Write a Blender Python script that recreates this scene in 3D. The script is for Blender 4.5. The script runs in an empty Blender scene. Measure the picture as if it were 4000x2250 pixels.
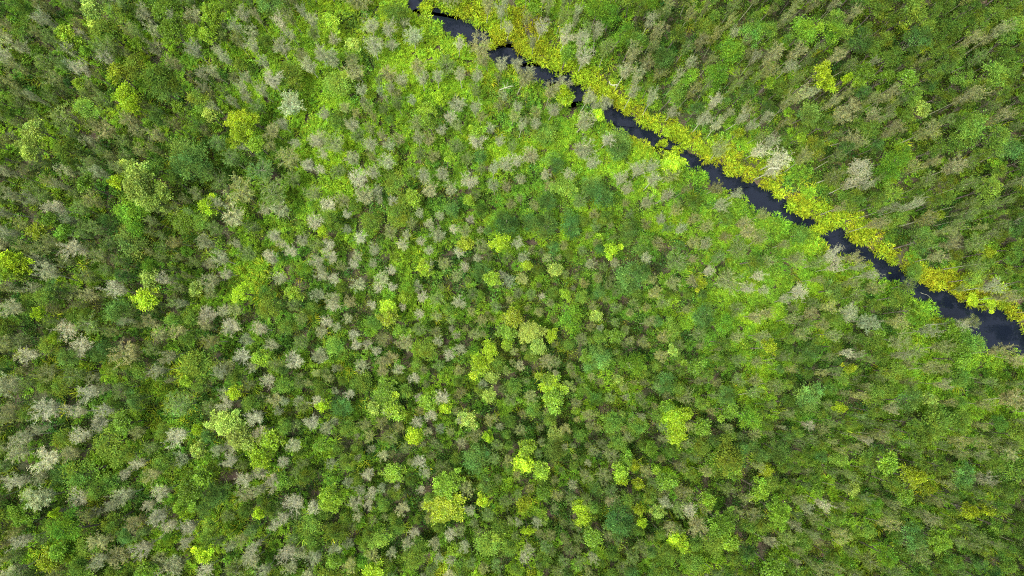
import bpy, math
import numpy as np
from mathutils import Matrix, Vector

# ------------------------------------------------------------------ camera, sky, sun, exposure
scene = bpy.context.scene
COL = scene.collection
CAM_H = 60.0
FPX = 2667.0                       # focal length in photo pixels (4000 wide)
NADIR = (1900.0, 1350.0)           # photo pixel that lies straight below the camera

cam_data = bpy.data.cameras.new('camera')
cam_data.sensor_width = 36.0
cam_data.lens = 36.0 * FPX / 4000.0
cam_data.clip_end = 3000.0
cam = bpy.data.objects.new('camera', cam_data)
COL.objects.link(cam)
nad = Vector(((NADIR[0] - 2000) / FPX, -(NADIR[1] - 1125) / FPX, -1.0)).normalized()
CAM_R = nad.rotation_difference(Vector((0, 0, -1))).to_matrix()
cam.matrix_world = Matrix.Translation((0, 0, CAM_H)) @ CAM_R.to_4x4()
scene.camera = cam

SUN_EL, SUN_AZ = math.radians(64), math.radians(212)     # azimuth measured from +X, counter-clockwise
world = bpy.data.worlds.new('World')
scene.world = world
world.use_nodes = True
wn = world.node_tree.nodes
bg = wn['Background']
sky = wn.new('ShaderNodeTexSky')
sky.sky_type = 'NISHITA'
sky.sun_disc = False
sky.sun_elevation = SUN_EL
sky.sun_rotation = math.pi / 2 - SUN_AZ
sky.air_density = 1.0
sky.dust_density = 4.0
sky.ozone_density = 1.0
veil = wn.new('ShaderNodeHueSaturation')          # thin even cloud: the same sky, whiter
veil.inputs['Saturation'].default_value = 0.62
world.node_tree.links.new(sky.outputs[0], veil.inputs['Color'])
world.node_tree.links.new(veil.outputs[0], bg.inputs[0])
bg.inputs[1].default_value = 0.15

sun_data = bpy.data.lights.new('sun', 'SUN')
sun_data.energy = 1.4
sun_data.angle = math.radians(18)
sun_data.color = (1.0, 0.97, 0.91)
sun = bpy.data.objects.new('sun', sun_data)
COL.objects.link(sun)
sd = Vector((math.cos(SUN_EL) * math.cos(SUN_AZ), math.cos(SUN_EL) * math.sin(SUN_AZ), math.sin(SUN_EL)))
sun.rotation_euler = sd.to_track_quat('Z', 'Y').to_euler()

scene.view_settings.view_transform = 'Standard'
scene.view_settings.look = 'None'
scene.view_settings.exposure = 1.45
scene.view_settings.gamma = 1.0
scene.view_settings.use_curve_mapping = False
scene.cycles.filter_width = 1.1
scene.cycles.max_bounces = 5
scene.cycles.diffuse_bounces = 3
scene.cycles.transmission_bounces = 3
scene.cycles.use_denoising = False

rng = np.random.default_rng(7)

# ------------------------------------------------------------------ projection helpers
_R = np.array(CAM_R)

def at(u, v, z=0.0):
    """photo pixel + height above ground -> world x, y"""
    u = np.asarray(u, float); v = np.asarray(v, float)
    d = np.stack([(u - 2000) / FPX, -(v - 1125) / FPX, -np.ones_like(u)], -1) @ _R.T
    t = (np.asarray(z, float) - CAM_H) / d[..., 2]
    return d[..., 0] * t, d[..., 1] * t

def px_of(x, y, z=0.0):
    p = np.stack([np.asarray(x, float), np.asarray(y, float), np.zeros_like(x) + z - CAM_H], -1) @ _R
    return 2000 - FPX * p[..., 0] / p[..., 2], 1125 + FPX * p[..., 1] / p[..., 2]

# smooth noise in world metres
_nk = [(rng.normal(size=2), rng.uniform(0, 6.28)) for _ in range(64)]
def noise(x, y, scale, k=0):
    s = np.zeros_like(np.asarray(x, float))
    for i in range(10):
        d, ph = _nk[(k * 10 + i) % 64]
        f = (0.6 + 0.22 * i)
        s = s + np.sin((x * d[0] + y * d[1]) * f / scale + ph + k * 1.7)
    return s / 3.2      # roughly unit range

# ------------------------------------------------------------------ stream outline (photo pixels)
RB = [(1560,-110),(1615,-40),(1650,-5),(1684,25),(1709,34),(1724,53),(1746,59),(1768,59),(1780,71),(1811,82),(1836,93),(1858,109),(1873,120),(1895,123),(1911,134),(1911,152),(1939,174),(1951,177),(1973,177),(1998,168),(2004,199),(2029,217),(2041,236),(2053,252),(2085,248),(2109,261),(2131,267),(2147,286),(2171,297),(2209,292),(2221,311),(2240,326),(2262,329),(2277,351),(2303,371),(2327,370),(2374,402),(2393,424),(2417,434),(2433,449),(2458,458),(2470,480),(2489,493),(2523,502),(2539,514),(2567,524),(2588,530),(2604,545),(2629,561),(2645,583),(2665,592),(2683,591),(2709,609),(2726,626),(2744,634),(2765,636),(2794,644),(2815,649),(2819,663),(2833,681),(2841,692),(2858,696),(2881,706),(2903,712),(2930,721),(2949,735),(2969,739),(2998,750),(3028,776),(3060,797),(3080,833),(3111,843),(3153,861),(3184,880),(3215,893),(3241,900),(3287,905),(3298,936),(3334,957),(3376,973),(3417,999),(3458,1030),(3495,1045),(3521,1066),(3546,1079),(3583,1097),(3614,1123),(3650,1138),(3697,1144),(3723,1164),(3759,1190),(3806,1201),(3837,1211),(3873,1211),(3904,1206),(3935,1242),(3956,1258),(3981,1299),(4000,1335),(4080,1400),(4300,1500),(4700,1640)]
LB = [(1480,-120),(1580,-40),(1612,0),(1619,16),(1634,33),(1668,33),(1693,40),(1706,59),(1727,68),(1740,90),(1752,99),(1774,113),(1799,118),(1817,137),(1830,155),(1852,169),(1873,160),(1900,162),(1929,193),(1942,239),(1963,239),(1985,242),(2013,248),(2030,240),(2047,273),(2060,295),(2103,298),(2122,311),(2140,326),(2168,323),(2190,316),(2218,318),(2238,350),(2234,390),(2250,402),(2270,385),(2300,392),(2340,410),(2383,471),(2411,483),(2448,486),(2467,505),(2480,524),(2495,530),(2535,545),(2554,561),(2563,576),(2582,570),(2615,575),(2650,600),(2662,611),(2674,620),(2693,628),(2713,636),(2726,640),(2740,651),(2755,663),(2769,669),(2775,681),(2794,692),(2798,704),(2813,715),(2833,723),(2852,719),(2860,735),(2887,733),(2903,745),(2915,755),(2940,781),(2972,817),(3023,817),(3060,843),(3096,864),(3122,874),(3158,887),(3184,895),(3205,906),(3233,916),(3256,947),(3262,973),(3293,986),(3350,993),(3355,1009),(3417,1024),(3427,1045),(3474,1071),(3505,1081),(3546,1107),(3588,1138),(3598,1159),(3645,1170),(3666,1190),(3676,1211),(3723,1237),(3759,1239),(3800,1245),(3795,1278),(3821,1315),(3831,1351),(3878,1364),(3909,1353),(4000,1361),(4100,1450),(4300,1570),(4700,1720)]
RBW = np.stack(at(*np.array(RB, float).T, 0.25), -1)
LBW = np.stack(at(*np.array(LB, float).T, 0.45), -1)
STREAM = np.concatenate([LBW, RBW[::-1]])

def inside(poly, x, y):
    x = np.asarray(x, float); y = np.asarray(y, float)
    r = np.zeros(x.shape, bool)
    a = poly; b = np.roll(poly, -1, 0)
    for (x0, y0), (x1, y1) in zip(a, b):
        if y0 == y1:
            continue
        c = (y0 > y) != (y1 > y)
        r ^= c & (x < (x1 - x0) * (y - y0) / (y1 - y0) + x0)
    return r

def dist_line(line, x, y):
    best = np.full(np.shape(x), 1e9)
    for (x0, y0), (x1, y1) in zip(line[:-1], line[1:]):
        dx, dy = x1 - x0, y1 - y0
        t = np.clip(((x - x0) * dx + (y - y0) * dy) / (dx * dx + dy * dy), 0, 1)
        best = np.minimum(best, np.hypot(x - x0 - t * dx, y - y0 - t * dy))
    return best

# ------------------------------------------------------------------ zones of the forest (photo pixels)
# px, py, spacing, (pale, tan, olive, green, teal, lime), crown radius m, tree height m, (fern, dark, brown, sedge)
ZN = [
 (200,200, 78,(.10,.30,.35,.18,.04,.03),.62,5.2,(.10,.75,.25,.10)),
 (600,500, 76,(.08,.30,.33,.20,.06,.03),.60,5.2,(.10,.75,.30,.10)),
 (1000,150,76,(.38,.30,.12,.15,.03,.02),.60,4.4,(.35,.45,.20,.10)),
 (1250,350,112,(.38,.35,.10,.14,.00,.03),.55,3.5,(.95,.25,.10,.15)),
 (1550,80,230,(.30,.40,.10,.20,.00,.00),.50,3.0,(1.0,.10,.05,.50)),
 (1500,420,80,(.35,.42,.14,.07,.00,.02),.55,3.6,(.55,.40,.20,.10)),
 (2050,330,72,(.20,.48,.25,.05,.00,.02),.60,4.0,(.45,.45,.15,.25)),
 (2150,570,125,(.22,.38,.15,.20,.03,.02),.52,3.2,(1.0,.25,.20,.10)),
 (1950,760,80,(.15,.40,.25,.08,.12,.00),.52,3.3,(.35,.55,.45,.05)),
 (200,1000,76,(.12,.42,.36,.10,.00,.00),.62,5.2,(.10,.75,.40,.15)),
 (700,1000,76,(.12,.44,.38,.06,.00,.00),.55,4.4,(.15,.65,.45,.15)),
 (1050,1050,112,(.38,.24,.14,.22,.00,.02),.52,3.2,(.35,.55,.55,.40)),
 (1500,1050,86,(.28,.38,.18,.13,.00,.03),.45,3.0,(.35,.60,.35,.25)),
 (1900,1150,62,(.10,.50,.34,.06,.00,.00),.42,2.9,(.15,.70,.60,.25)),
 (2300,1200,62,(.06,.46,.36,.10,.02,.00),.42,3.0,(.20,.70,.50,.15)),
 (2550,950,74,(.10,.42,.30,.10,.08,.00),.48,3.4,(.35,.60,.35,.10)),
 (1400,1400,86,(.25,.32,.20,.18,.02,.03),.48,3.2,(.20,.75,.30,.20)),
 (200,1450,92,(.08,.22,.30,.32,.08,.00),.62,4.6,(.10,.80,.60,.25)),
 (500,1720,118,(.14,.12,.28,.42,.04,.00),.62,4.0,(.20,.70,.50,.40)),
 (300,2100,92,(.16,.18,.28,.34,.04,.00),.62,4.6,(.15,.85,.50,.30)),
 (900,2050,92,(.20,.15,.28,.34,.03,.00),.60,4.2,(.25,.70,.30,.40)),
 (1400,1820,84,(.24,.24,.18,.30,.02,.02),.50,3.6,(.20,.80,.40,.25)),
 (2000,1700,60,(.06,.42,.30,.20,.00,.02),.44,3.4,(.15,.85,.45,.15)),
 (2300,2000,60,(.06,.38,.32,.20,.02,.02),.48,3.8,(.15,.85,.45,.10)),
 (2700,1600,64,(.04,.40,.34,.20,.02,.00),.48,3.8,(.20,.75,.50,.15)),
 (2900,1980,72,(.03,.18,.36,.40,.03,.00),.54,4.6,(.20,.80,.40,.15)),
 (3500,1800,74,(.02,.10,.30,.52,.06,.00),.60,5.2,(.20,.80,.45,.20)),
 (3850,2100,80,(.02,.08,.28,.56,.06,.00),.66,5.4,(.20,.80,.40,.20)),
 (3200,1400,70,(.04,.24,.32,.37,.03,.00),.52,4.4,(.40,.65,.35,.10)),
 (3000,1100,120,(.12,.46,.20,.20,.02,.00),.55,4.0,(1.0,.35,.15,.10)),
 (3650,1420,90,(.05,.30,.25,.38,.02,.00),.58,4.6,(.80,.50,.20,.15)),
 (2700,800,80,(.12,.46,.26,.14,.02,.00),.52,3.8,(.75,.45,.20,.25)),
 (2750,280,70,(.10,.32,.28,.27,.03,.00),.60,5.4,(.10,.70,.50,.15)),
 (3300,480,74,(.10,.34,.20,.31,.05,.00),.60,5.6,(.08,1.0,.60,.10)),
 (3750,200,88,(.01,.08,.18,.64,.09,.00),.72,6.2,(.05,1.2,.50,.05)),
 (3750,700,80,(.02,.10,.30,.51,.07,.00),.66,5.6,(.08,1.05,.50,.10)),
 (3250,100,84,(.03,.10,.20,.59,.08,.00),.70,5.9,(.05,1.2,.50,.10)),
 (2500,100,78,(.06,.26,.18,.48,.02,.00),.66,5.6,(.10,1.1,.40,.10)),
 (2200,80,74,(.28,.44,.12,.14,.00,.02),.60,5.0,(.25,.70,.20,.25)),
 (3650,1000,74,(.05,.22,.33,.38,.02,.00),.60,5.2,(.15,.75,.45,.15)),
]
ZP = np.array([(z[0], z[1]) for z in ZN], float)
ZV = np.array([[z[2], *z[3], z[4], z[5], *z[6]] for z in ZN], float)
def zone(u, v):
    u = np.atleast_1d(np.asarray(u, float)); v = np.atleast_1d(np.asarray(v, float))
    d2 = (u[:, None] - ZP[None, :, 0]) ** 2 + (v[:, None] - ZP[None, :, 1]) ** 2
    w = 1.0 / (d2 + 90.0 ** 2) ** 2
    w /= w.sum(1, keepdims=True)
    return w @ ZV            # spacing, 6 kinds, radius, height, fern, dark, brown, sedge

# ------------------------------------------------------------------ trees read off the photograph
# tile origin (photo px), entries "x,y,r[letters]" in tile units of 0.5179 px
TS = 0.5179
TILES = {'A':(0,0),'B':(1333,0),'C':(2666,0),'D':(0,750),'E':(1333,750),'F':(2666,750),'G':(0,1500),'H':(1333,1500),'I':(2666,1500)}
PALE = {
'A':"400,160,70 1110,110,75 1860,110,65 2110,180,60w 2300,90,45 2350,170,50 540,380,65 790,460,60w 660,510,60p 1480,380,70 1730,440,50 1510,540,50 2050,610,90w 1910,380,60 2110,370,80 2410,390,70 2510,290,50 2350,500,70 2210,270,50 30,430,80 220,400,60 2440,880,50 2390,1030,70 2060,980,60t 2160,960,50 2230,1090,45 2380,1080,55w 2450,1170,50 2340,1240,60w 2430,1280,40w 1030,930,60t 1060,1010,50t 1200,1010,60t 830,980,85t 1340,490,60t 1640,540,50 1990,680,50 1800,700,50 1870,720,45 630,270,35w 100,210,50t 1340,130,50 1650,400,40 1860,590,45 1820,1100,60 1640,810,40 1780,200,60",
'B':"220,220,75 370,250,75 460,180,50 540,300,85 250,380,80 370,350,55 880,340,50w 1090,360,90t 1110,450,60t 150,560,80t 360,570,80t 470,600,60 150,700,50 350,690,40 610,620,60 720,590,55 560,500,70t 910,600,60 1000,590,55 1340,620,75t 1420,540,50 1340,490,55 1250,210,50 1500,210,70w 1400,150,45t 1670,310,80w 1810,290,65w 1820,440,80w 1560,70,40t 1210,100,60 1100,50,60t 820,890,60w 90,940,60 220,1100,60 460,1040,50t 680,1060,60t 1010,1080,75w 760,960,50 1130,950,50 1480,940,50 1350,980,45 1190,1060,50 360,1230,75 240,1300,60 130,1350,90w 280,1420,50 960,1370,75w 640,1340,60 780,1310,60 1340,1230,45w 1240,1230,70 1540,1310,50 1150,1290,50 1730,1330,60 900,770,70 1010,800,50 1350,800,45 1580,840,60 1690,650,75 1570,710,70t 1840,750,55 1900,800,50 1980,800,60 2120,570,65 2200,420,70t 2320,470,70t 2370,260,60t 2300,200,50 2500,840,55 2350,760,55 2200,710,50 1950,260,60 2250,1290,70 2310,1250,60 2120,1360,60 2170,1420,60 1910,1240,60 2330,1390,60 1210,480,55 1990,1060,60w",
'C':"50,480,50 250,800,60w 150,920,70 260,970,60 360,270,50 550,450,45 650,420,70t 850,400,60t 810,500,60 640,900,50 420,890,60 500,940,45 570,1130,65w 670,1080,60 700,1210,100w 640,1290,70w 1330,1250,90w 1350,1370,75 1240,1400,65w 1200,880,90t 1250,800,60t 1240,1020,70t 1110,780,50t 870,730,60t 1600,1000,60t 1120,450,50t 2090,740,70t 2350,280,60t 2090,340,60t 1250,140,50t 980,50,60t 140,350,60t 1520,740,60t 2380,920,60t 1870,1240,60t",
'D':"60,130,70 470,110,75p 80,280,60 250,60,60 600,420,80w 380,640,80 280,690,50 880,740,80w 1260,690,50w 710,780,60t 330,540,60 520,1040,95w 240,1230,80w 630,1170,85w 1010,1170,105t 1210,1100,60t 1340,1040,60t 1590,910,70p 1680,880,50 1740,1030,75w 1560,1040,50t 1990,1040,60p 2060,340,50w 2010,460,45w 2060,500,50w 2290,390,55 2210,450,50w 2130,380,40 1780,410,40 1700,520,70 1730,610,50w 2490,390,60w 2510,490,65w 2400,540,60 2440,620,60 2520,660,50w 2380,230,70w 2490,90,70w 2510,880,60w 2480,970,55w 1980,140,50 2130,660,50 1840,1250,70w 2230,1260,75w 2070,1160,50 1250,1330,60 1670,1390,60 2010,1410,60w 1660,60,50 80,880,80 1190,1000,50t",
'E':"390,70,42w 300,80,35 50,170,42w 150,360,58w 240,430,52 90,540,48w 140,500,45 240,540,42 400,580,42w 450,380,55 590,390,38w 490,340,38 680,240,45 600,180,38 830,280,42w 880,450,48w 930,550,48w 760,180,40 980,200,40p 270,720,40w 390,710,45w 570,720,52 605,800,48w 870,830,62 650,440,40 70,830,50t 230,860,42w 470,880,35w 590,920,40w 90,1070,50w 125,1150,45w 185,1150,42w 290,1200,42w 370,1240,60t 290,1290,50t 290,1350,50t 450,1310,50 510,1140,70t 660,590,50 1000,500,35 800,1230,50p 830,1040,32 720,1120,45 900,1180,50 890,1090,40 560,1400,50w 1510,790,32p 1070,960,48t 1190,630,40 2400,190,48 2430,40,50 2310,510,50 1550,1240,60t 1350,390,55 2200,940,40t",
'F':"450,220,60t 490,290,60t 390,20,50 190,590,48w 570,630,52w 490,730,52w 600,720,42 770,820,50 860,740,70w 1100,520,75w 1130,570,45w 1270,480,55t 1280,580,40 1370,640,55 970,660,42t 1230,900,75 960,930,65t 1040,1010,50t 530,930,60t 740,400,42t 2320,720,70 1700,100,50 1170,120,60t 1450,240,60t 2020,390,60t 1900,500,60t 2390,800,60t 1230,1230,42w 2160,985,50t 2000,1000,60 1390,1080,40t 60,640,60t 2400,1220,60t 2500,1240,60t",
'G':"380,180,95w 700,40,70w 600,230,60w 780,290,75w 810,220,55w 640,400,72w 190,410,80 170,510,70 390,540,95w 540,530,60t 1350,380,82w 300,330,40 130,300,50t 120,200,60t 1060,590,55w 950,680,42w 1170,650,55t 150,740,68w 620,820,75w 960,840,70 1240,810,65w 880,910,45 690,990,50t 760,960,45 1110,910,45w 1220,980,70w 1050,1020,60t 1270,1070,60w 1430,1080,60p 1410,1180,45w 1100,1230,75w 830,1160,70t 930,1310,80t 780,1290,60 490,1390,50t 200,1180,70w 50,1210,60t 130,1400,80 1730,570,60w 1740,460,60w 1730,140,60w 1710,40,50 1940,230,70w 2010,340,60p 2080,110,60t 2400,140,60w 2340,290,65w 2210,430,60 2140,580,45w 1870,710,60w 1950,690,60w 2060,700,55p 2100,770,50p 2210,850,85w 2360,910,60w 2140,1010,55w 2090,1060,50w 1890,1240,50w 1950,1200,50w 2150,1260,70w 2370,1300,60 1920,1330,60 2000,1380,50 1560,1400,70w 2540,280,40 20,240,50",
'H':"770,100,62w 570,90,36p 350,200,40w 680,240,55w 590,280,50w 590,580,65w 210,660,52w 650,660,45 240,820,52w 220,870,40w 130,800,48 100,920,65 610,900,50t 600,790,38w 440,750,26w 560,1130,46w 470,1200,50 820,1130,52w 980,950,45 680,430,36t 910,270,36 940,60,50t 70,60,40w 1360,1290,46w 1400,1210,46 1310,1040,35 1460,1040,40 930,1220,50 830,1300,42w 1250,560,42t 2430,920,50 2470,1060,55t 1590,1140,50t",
'I':"100,1050,80t 1060,890,55w 860,870,50t 2430,140,90t 1350,410,40p 930,290,40p 60,930,60w 1820,980,60t 980,1020,50t 2220,700,70 2410,510,70t",
}
LIME = {
'A':"500,240,80 530,320,60 690,90,75f 1310,240,105g 1420,260,60 1600,80,90 1580,280,65 1210,110,65g 900,580,75o 960,720,100y 990,790,60y 1840,900,100y 1830,1010,100y 1920,900,50y 1930,1090,60 1380,840,60 1590,880,60f 320,1000,80f 210,1100,90f 200,1200,60f 1010,1270,80f 1060,1380,110f 900,1410,60y 1110,970,45g 730,320,50g 660,400,45g 660,1400,70g 1050,360,45 280,380,45g",
'B':"1690,740,70y 1700,680,45y 1920,870,55y 680,940,60g 1400,740,22f 100,320,55f 1460,80,50g 740,760,50y 1010,960,50 2470,1210,80y 2440,1010,35y 1700,400,60g 1590,1180,60g",
'C':"730,380,42y 1110,630,62y 1180,610,35y 1030,540,75o 1370,560,75g 1310,620,60 1680,590,75g 1520,620,50g 1780,840,60f 430,1000,45o 870,1020,40 1830,410,40o 630,650,38",
'D':"1080,20,110f 1150,70,90f 1220,20,70f 1590,110,62y 100,520,100y 140,600,80 60,620,60 390,210,60g 1120,640,75f 1090,830,85y 1490,710,60f 1830,760,58y 310,960,48y 460,1090,42y 2450,300,42y 2300,270,45 510,320,60g 1360,240,90g 310,290,70o 2220,720,60",
'E':"590,600,62y 380,850,60y 370,970,70o 450,1060,50g 1210,380,68y 940,390,65o 1400,560,42y 1290,960,75o 1440,1060,95f 1470,1150,60f 1590,1070,48y 1240,1060,80g 1250,1160,50 1120,1210,62y 1010,1330,75y 1030,1270,50y 1920,930,48f 1150,1400,55f 2050,440,60y 1610,590,60f 1690,770,42 2100,1400,45f 2260,350,50g 1550,1410,65 960,60,40 1130,660,55 2060,1100,65g 1830,1270,55g 1070,780,32g 2490,1210,40f",
'F':"1920,160,42o 2180,820,62y 2310,850,55y 640,1180,55o 2290,460,45o 90,1280,65g 110,700,48o 2060,1180,90g 2110,1260,70g 1250,1320,40o 2040,1060,60g 1450,1080,60g 1740,900,50g",
'G':"960,230,80g 940,300,65g 1000,200,45 1720,290,115f 1780,370,80f 1840,470,70f 2020,440,85y 1980,540,70y 2010,600,65y 1780,80,55y 1440,790,110g 1510,700,75g 1450,890,60g 1940,960,48y 2440,170,48y 1490,350,42y 1470,490,55f 1590,640,65 2170,720,65g 400,1330,75o 460,1270,70g 1070,1390,62g 1370,950,42 460,960,32y 1540,1260,60y 200,980,90g 2520,1330,55g 2420,420,55g",
'H':"1560,40,70y 1580,90,50y 1650,100,80g 330,110,110g 420,170,80 250,180,55f 690,120,70g 780,170,50y 970,220,72f 530,400,60y 1120,110,52f 1120,390,45y 1400,470,72 1360,590,80y 1500,650,65 2440,190,55g 2500,260,110y 2480,360,75y 2560,220,60y 1600,370,60f 2110,570,60g 2090,660,72 2110,720,45y 2230,740,48o 2200,610,38o 1790,920,60y 1820,1000,62y 1400,1080,40y 2500,1170,70y 2540,1230,60y 800,930,140o 790,740,110g 1060,890,52y 870,1240,48 1510,830,52g 1520,930,50 1390,920,55o 2440,690,68g 1870,1150,75g 2230,930,48o 2370,970,48f 2280,1040,38y 2110,195,24f 1920,220,28f 240,1420,70y 2330,480,48g 1410,1410,40o",
'I':"290,540,95g 330,600,80g 240,620,70g 380,1190,75 1260,1040,48g 1560,590,85g 540,760,70g 560,830,55 200,830,60 1720,720,70o 1800,690,50o 1830,800,45o 320,200,72g 130,300,75g 1200,170,42y 1920,1170,90g 680,1370,85g 1280,790,50f 700,940,95g 290,1040,100g 1680,860,70g 1020,780,48g 650,640,48o 2150,930,55o 2270,960,50o 1880,90,58f",
}
GREEN = {
'A':"1030,500,90 1180,600,120 1260,690,90d 1380,1130,130d 1420,1260,150d 1550,1280,95d 650,840,80 1750,30,80 2010,40,100d 200,220,90 880,150,80 760,200,100 1330,640,60d",
'B':"1930,90,100e 2040,110,100e 2090,250,85e 2330,30,70e 2450,430,90d 2080,1060,100d 2090,1150,95d 1700,1390,95 1620,1250,70d 1900,1390,95d 2500,700,70",
'C':"360,400,105e 240,590,95e 920,220,110e 1340,330,115d 1490,60,110 1590,1180,110e 1560,1260,95e 1660,1110,80e 960,830,110d 480,690,70d 1940,300,100 1700,330,110d 2330,560,120 2170,970,110 2340,1040,100 1840,660,70d 110,830,60d 2000,180,100 640,830,75d 40,590,60e 1090,270,80e 1730,80,100 2100,100,90 2200,230,80 1960,60,80 520,230,90 160,210,90 2030,1080,90 1500,1300,80e 2440,1150,110d",
'D':"960,150,110e 1040,260,75e 1000,400,115o 850,920,110d 560,930,75 760,1200,100d 1470,1290,115 440,750,75d 370,1170,75 2300,540,55e 830,250,75d 1170,560,65e 2330,120,55e",
'E':"1240,250,120d 1190,200,80e 1430,230,75d 1570,80,80d 1560,250,105d 1730,270,105d 1960,40,115d 2170,280,90d 2180,640,150d 2260,600,90d 1730,970,105e 650,1180,88 1950,1250,110d 2240,1270,95e 1090,600,85d 500,700,60e 2250,430,70d 1590,430,60d 2510,1050,75 2420,1400,95d 1000,1190,50e",
'F':"150,930,105d 1120,740,95d 960,1200,90d 1470,1130,65 330,990,70e 1600,800,70 700,1080,60e",
'G':"560,1150,120e 480,1240,95e 640,1220,90 1670,800,100d 1260,1170,68e 1250,590,75 460,690,80d",
'H':"1020,560,110d 1090,760,75d 1610,530,105d 2100,1010,130d 2050,1080,80d 1110,1220,100 180,1350,62e 1930,790,68d 2050,270,85 1180,1060,65 320,1140,75",
'I':"930,90,120d 880,60,80d 500,230,85e 320,60,78d 720,480,90d 1880,290,140 1800,380,100 1700,150,110d 2080,700,100d 1690,1130,105d 1530,1290,80e 1450,880,42e 2520,650,110 350,590,130",
}
def read(table, kind):
    out = []
    for t, s in table.items():
        ox, oy = TILES[t]
        for e in s.split():
            a, b, c = e.split(',')
            L = ''.join(ch for ch in c if ch.isalpha())
            c = ''.join(ch for ch in c if not ch.isalpha())
            out.append([ox + int(a) * TS, oy + int(b) * TS, int(c) * TS, kind, L])
    return out
TREES = read(PALE, 'pale') + read(LIME, 'lime') + read(GREEN, 'green')

# ------------------------------------------------------------------ fill the rest of the wood
CLEARINGS = [(650, 1570, 105), (740, 1640, 70), (985, 1080, 85), (860, 1500, 60), (890, 2015, 65), (430, 1830, 60), (1250, 1750, 60), (1420, 1600, 55), (1230, 360, 90), (2160, 560, 80), (3040, 1110, 100), (1500, 60, 150)]
def fill():
    pts = np.array([(t[0], t[1], t[2]) for t in TREES])
    placed = [(t[0], t[1], t[2] * 0.82) for t in TREES]
    grid = {}
    G = 120.0
    for i, (a, b, c) in enumerate(placed):
        grid.setdefault((int(a // G), int(b // G)), []).append(i)
    N = 42000
    U = rng.uniform(-330, 4330, N); V = rng.uniform(-330, 2580, N)
    Z = zone(U, V)
    new = []
    X, Y = at(U, V, 0.3)
    ins = inside(STREAM, X, Y)
    dr = dist_line(RBW, X, Y); dl = dist_line(LBW, X, Y)
    right = dr < dl
    clump = noise(X, Y, 2.6, 3)
    for i in range(N):
        if ins[i]:
            continue
        if any((U[i] - a) ** 2 + (V[i] - b) ** 2 < c * c for a, b, c in CLEARINGS) and rng.random() < 0.92:
            continue
        if right[i] and dr[i] < 3.2 and rng.random() < 0.985:
            continue
        if not right[i] and dl[i] < (2.3 if U[i] > 2640 else 1.3) and rng.random() < 0.95:
            continue
        sp = Z[i, 0] * 0.84 * (1.0 - 0.22 * clump[i]) * rng.uniform(0.62, 1.25)
        r = sp * 0.46
        gx, gy = int(U[i] // G), int(V[i] // G)
        ok = True
        for a in (-1, 0, 1):
            for b in (-1, 0, 1):
                for j in grid.get((gx + a, gy + b), ()):
                    q = placed[j]
                    if math.hypot(U[i] - q[0], V[i] - q[1]) < r + q[2] * 0.92:
                        ok = False; break
                if not ok: break
            if not ok: break
        if not ok:
            continue
        w = Z[i, 1:7].copy(); w /= w.sum()
        k = rng.choice(6, p=w)
        kind = ('pale', 'tan', 'olive', 'green', 'teal', 'lime')[k]
        rr = r * rng.uniform(0.85, 1.2) * (1.2 if kind in ('green', 'teal') else 1.0)
        grid.setdefault((gx, gy), []).append(len(placed))
        placed.append((U[i], V[i], r))
        new.append([U[i], V[i], rr, kind, 'F'])
    return new
FILL = fill()

# ------------------------------------------------------------------ mesh helpers
def make_mesh(name, V, F, tint=None, mats=(), midx=None):
    me = bpy.data.meshes.new(name)
    V = np.asarray(V, np.float32); F = np.asarray(F, np.int32)
    nf, k = F.shape
    me.vertices.add(len(V)); me.vertices.foreach_set('co', V.ravel())
    me.loops.add(nf * k); me.loops.foreach_set('vertex_index', F.ravel())
    me.polygons.add(nf); me.polygons.foreach_set('loop_start', np.arange(nf, dtype=np.int32) * k)
    for m in mats:
        me.materials.append(m)
    if midx is not None:
        me.polygons.foreach_set('material_index', np.asarray(midx, np.int32))
    me.update(calc_edges=True)
    if tint is not None:
        at_ = me.attributes.new('tint', 'FLOAT_COLOR', 'POINT')
        c = np.ones((len(V), 4), np.float32); c[:, :3] = tint
        at_.data.foreach_set('color', c.ravel())
    return me

def unit(a):
    return a / np.maximum(np.linalg.norm(a, axis=-1, keepdims=True), 1e-6)

def leaf_arrays(P, D, L, W, g, tint, up=None, tilt=0.5, fold=0.12):
    """diamond leaves, each slightly folded; returns verts, quads, tints"""
    n = len(P)
    D = unit(D)
    N = np.tile(np.array([[0, 0, 1.0]]), (n, 1)) if up is None else up
    N = N + g.normal(0, tilt, (n, 3))
    S = unit(np.cross(D, N))
    U = np.cross(S, D)
    L = np.broadcast_to(L, (n,))[:, None]; W = np.broadcast_to(W, (n,))[:, None]
    mid = P + D * L * 0.45 + U * L * fold
    v = np.stack([P, mid + S * W * 0.5, P + D * L - np.array([0, 0, 1.0]) * L * 0.1, mid - S * W * 0.5], 1).reshape(-1, 3)
    f = np.arange(n * 4).reshape(-1, 4)
    return v, f, np.repeat(tint, 4, 0)

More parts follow.
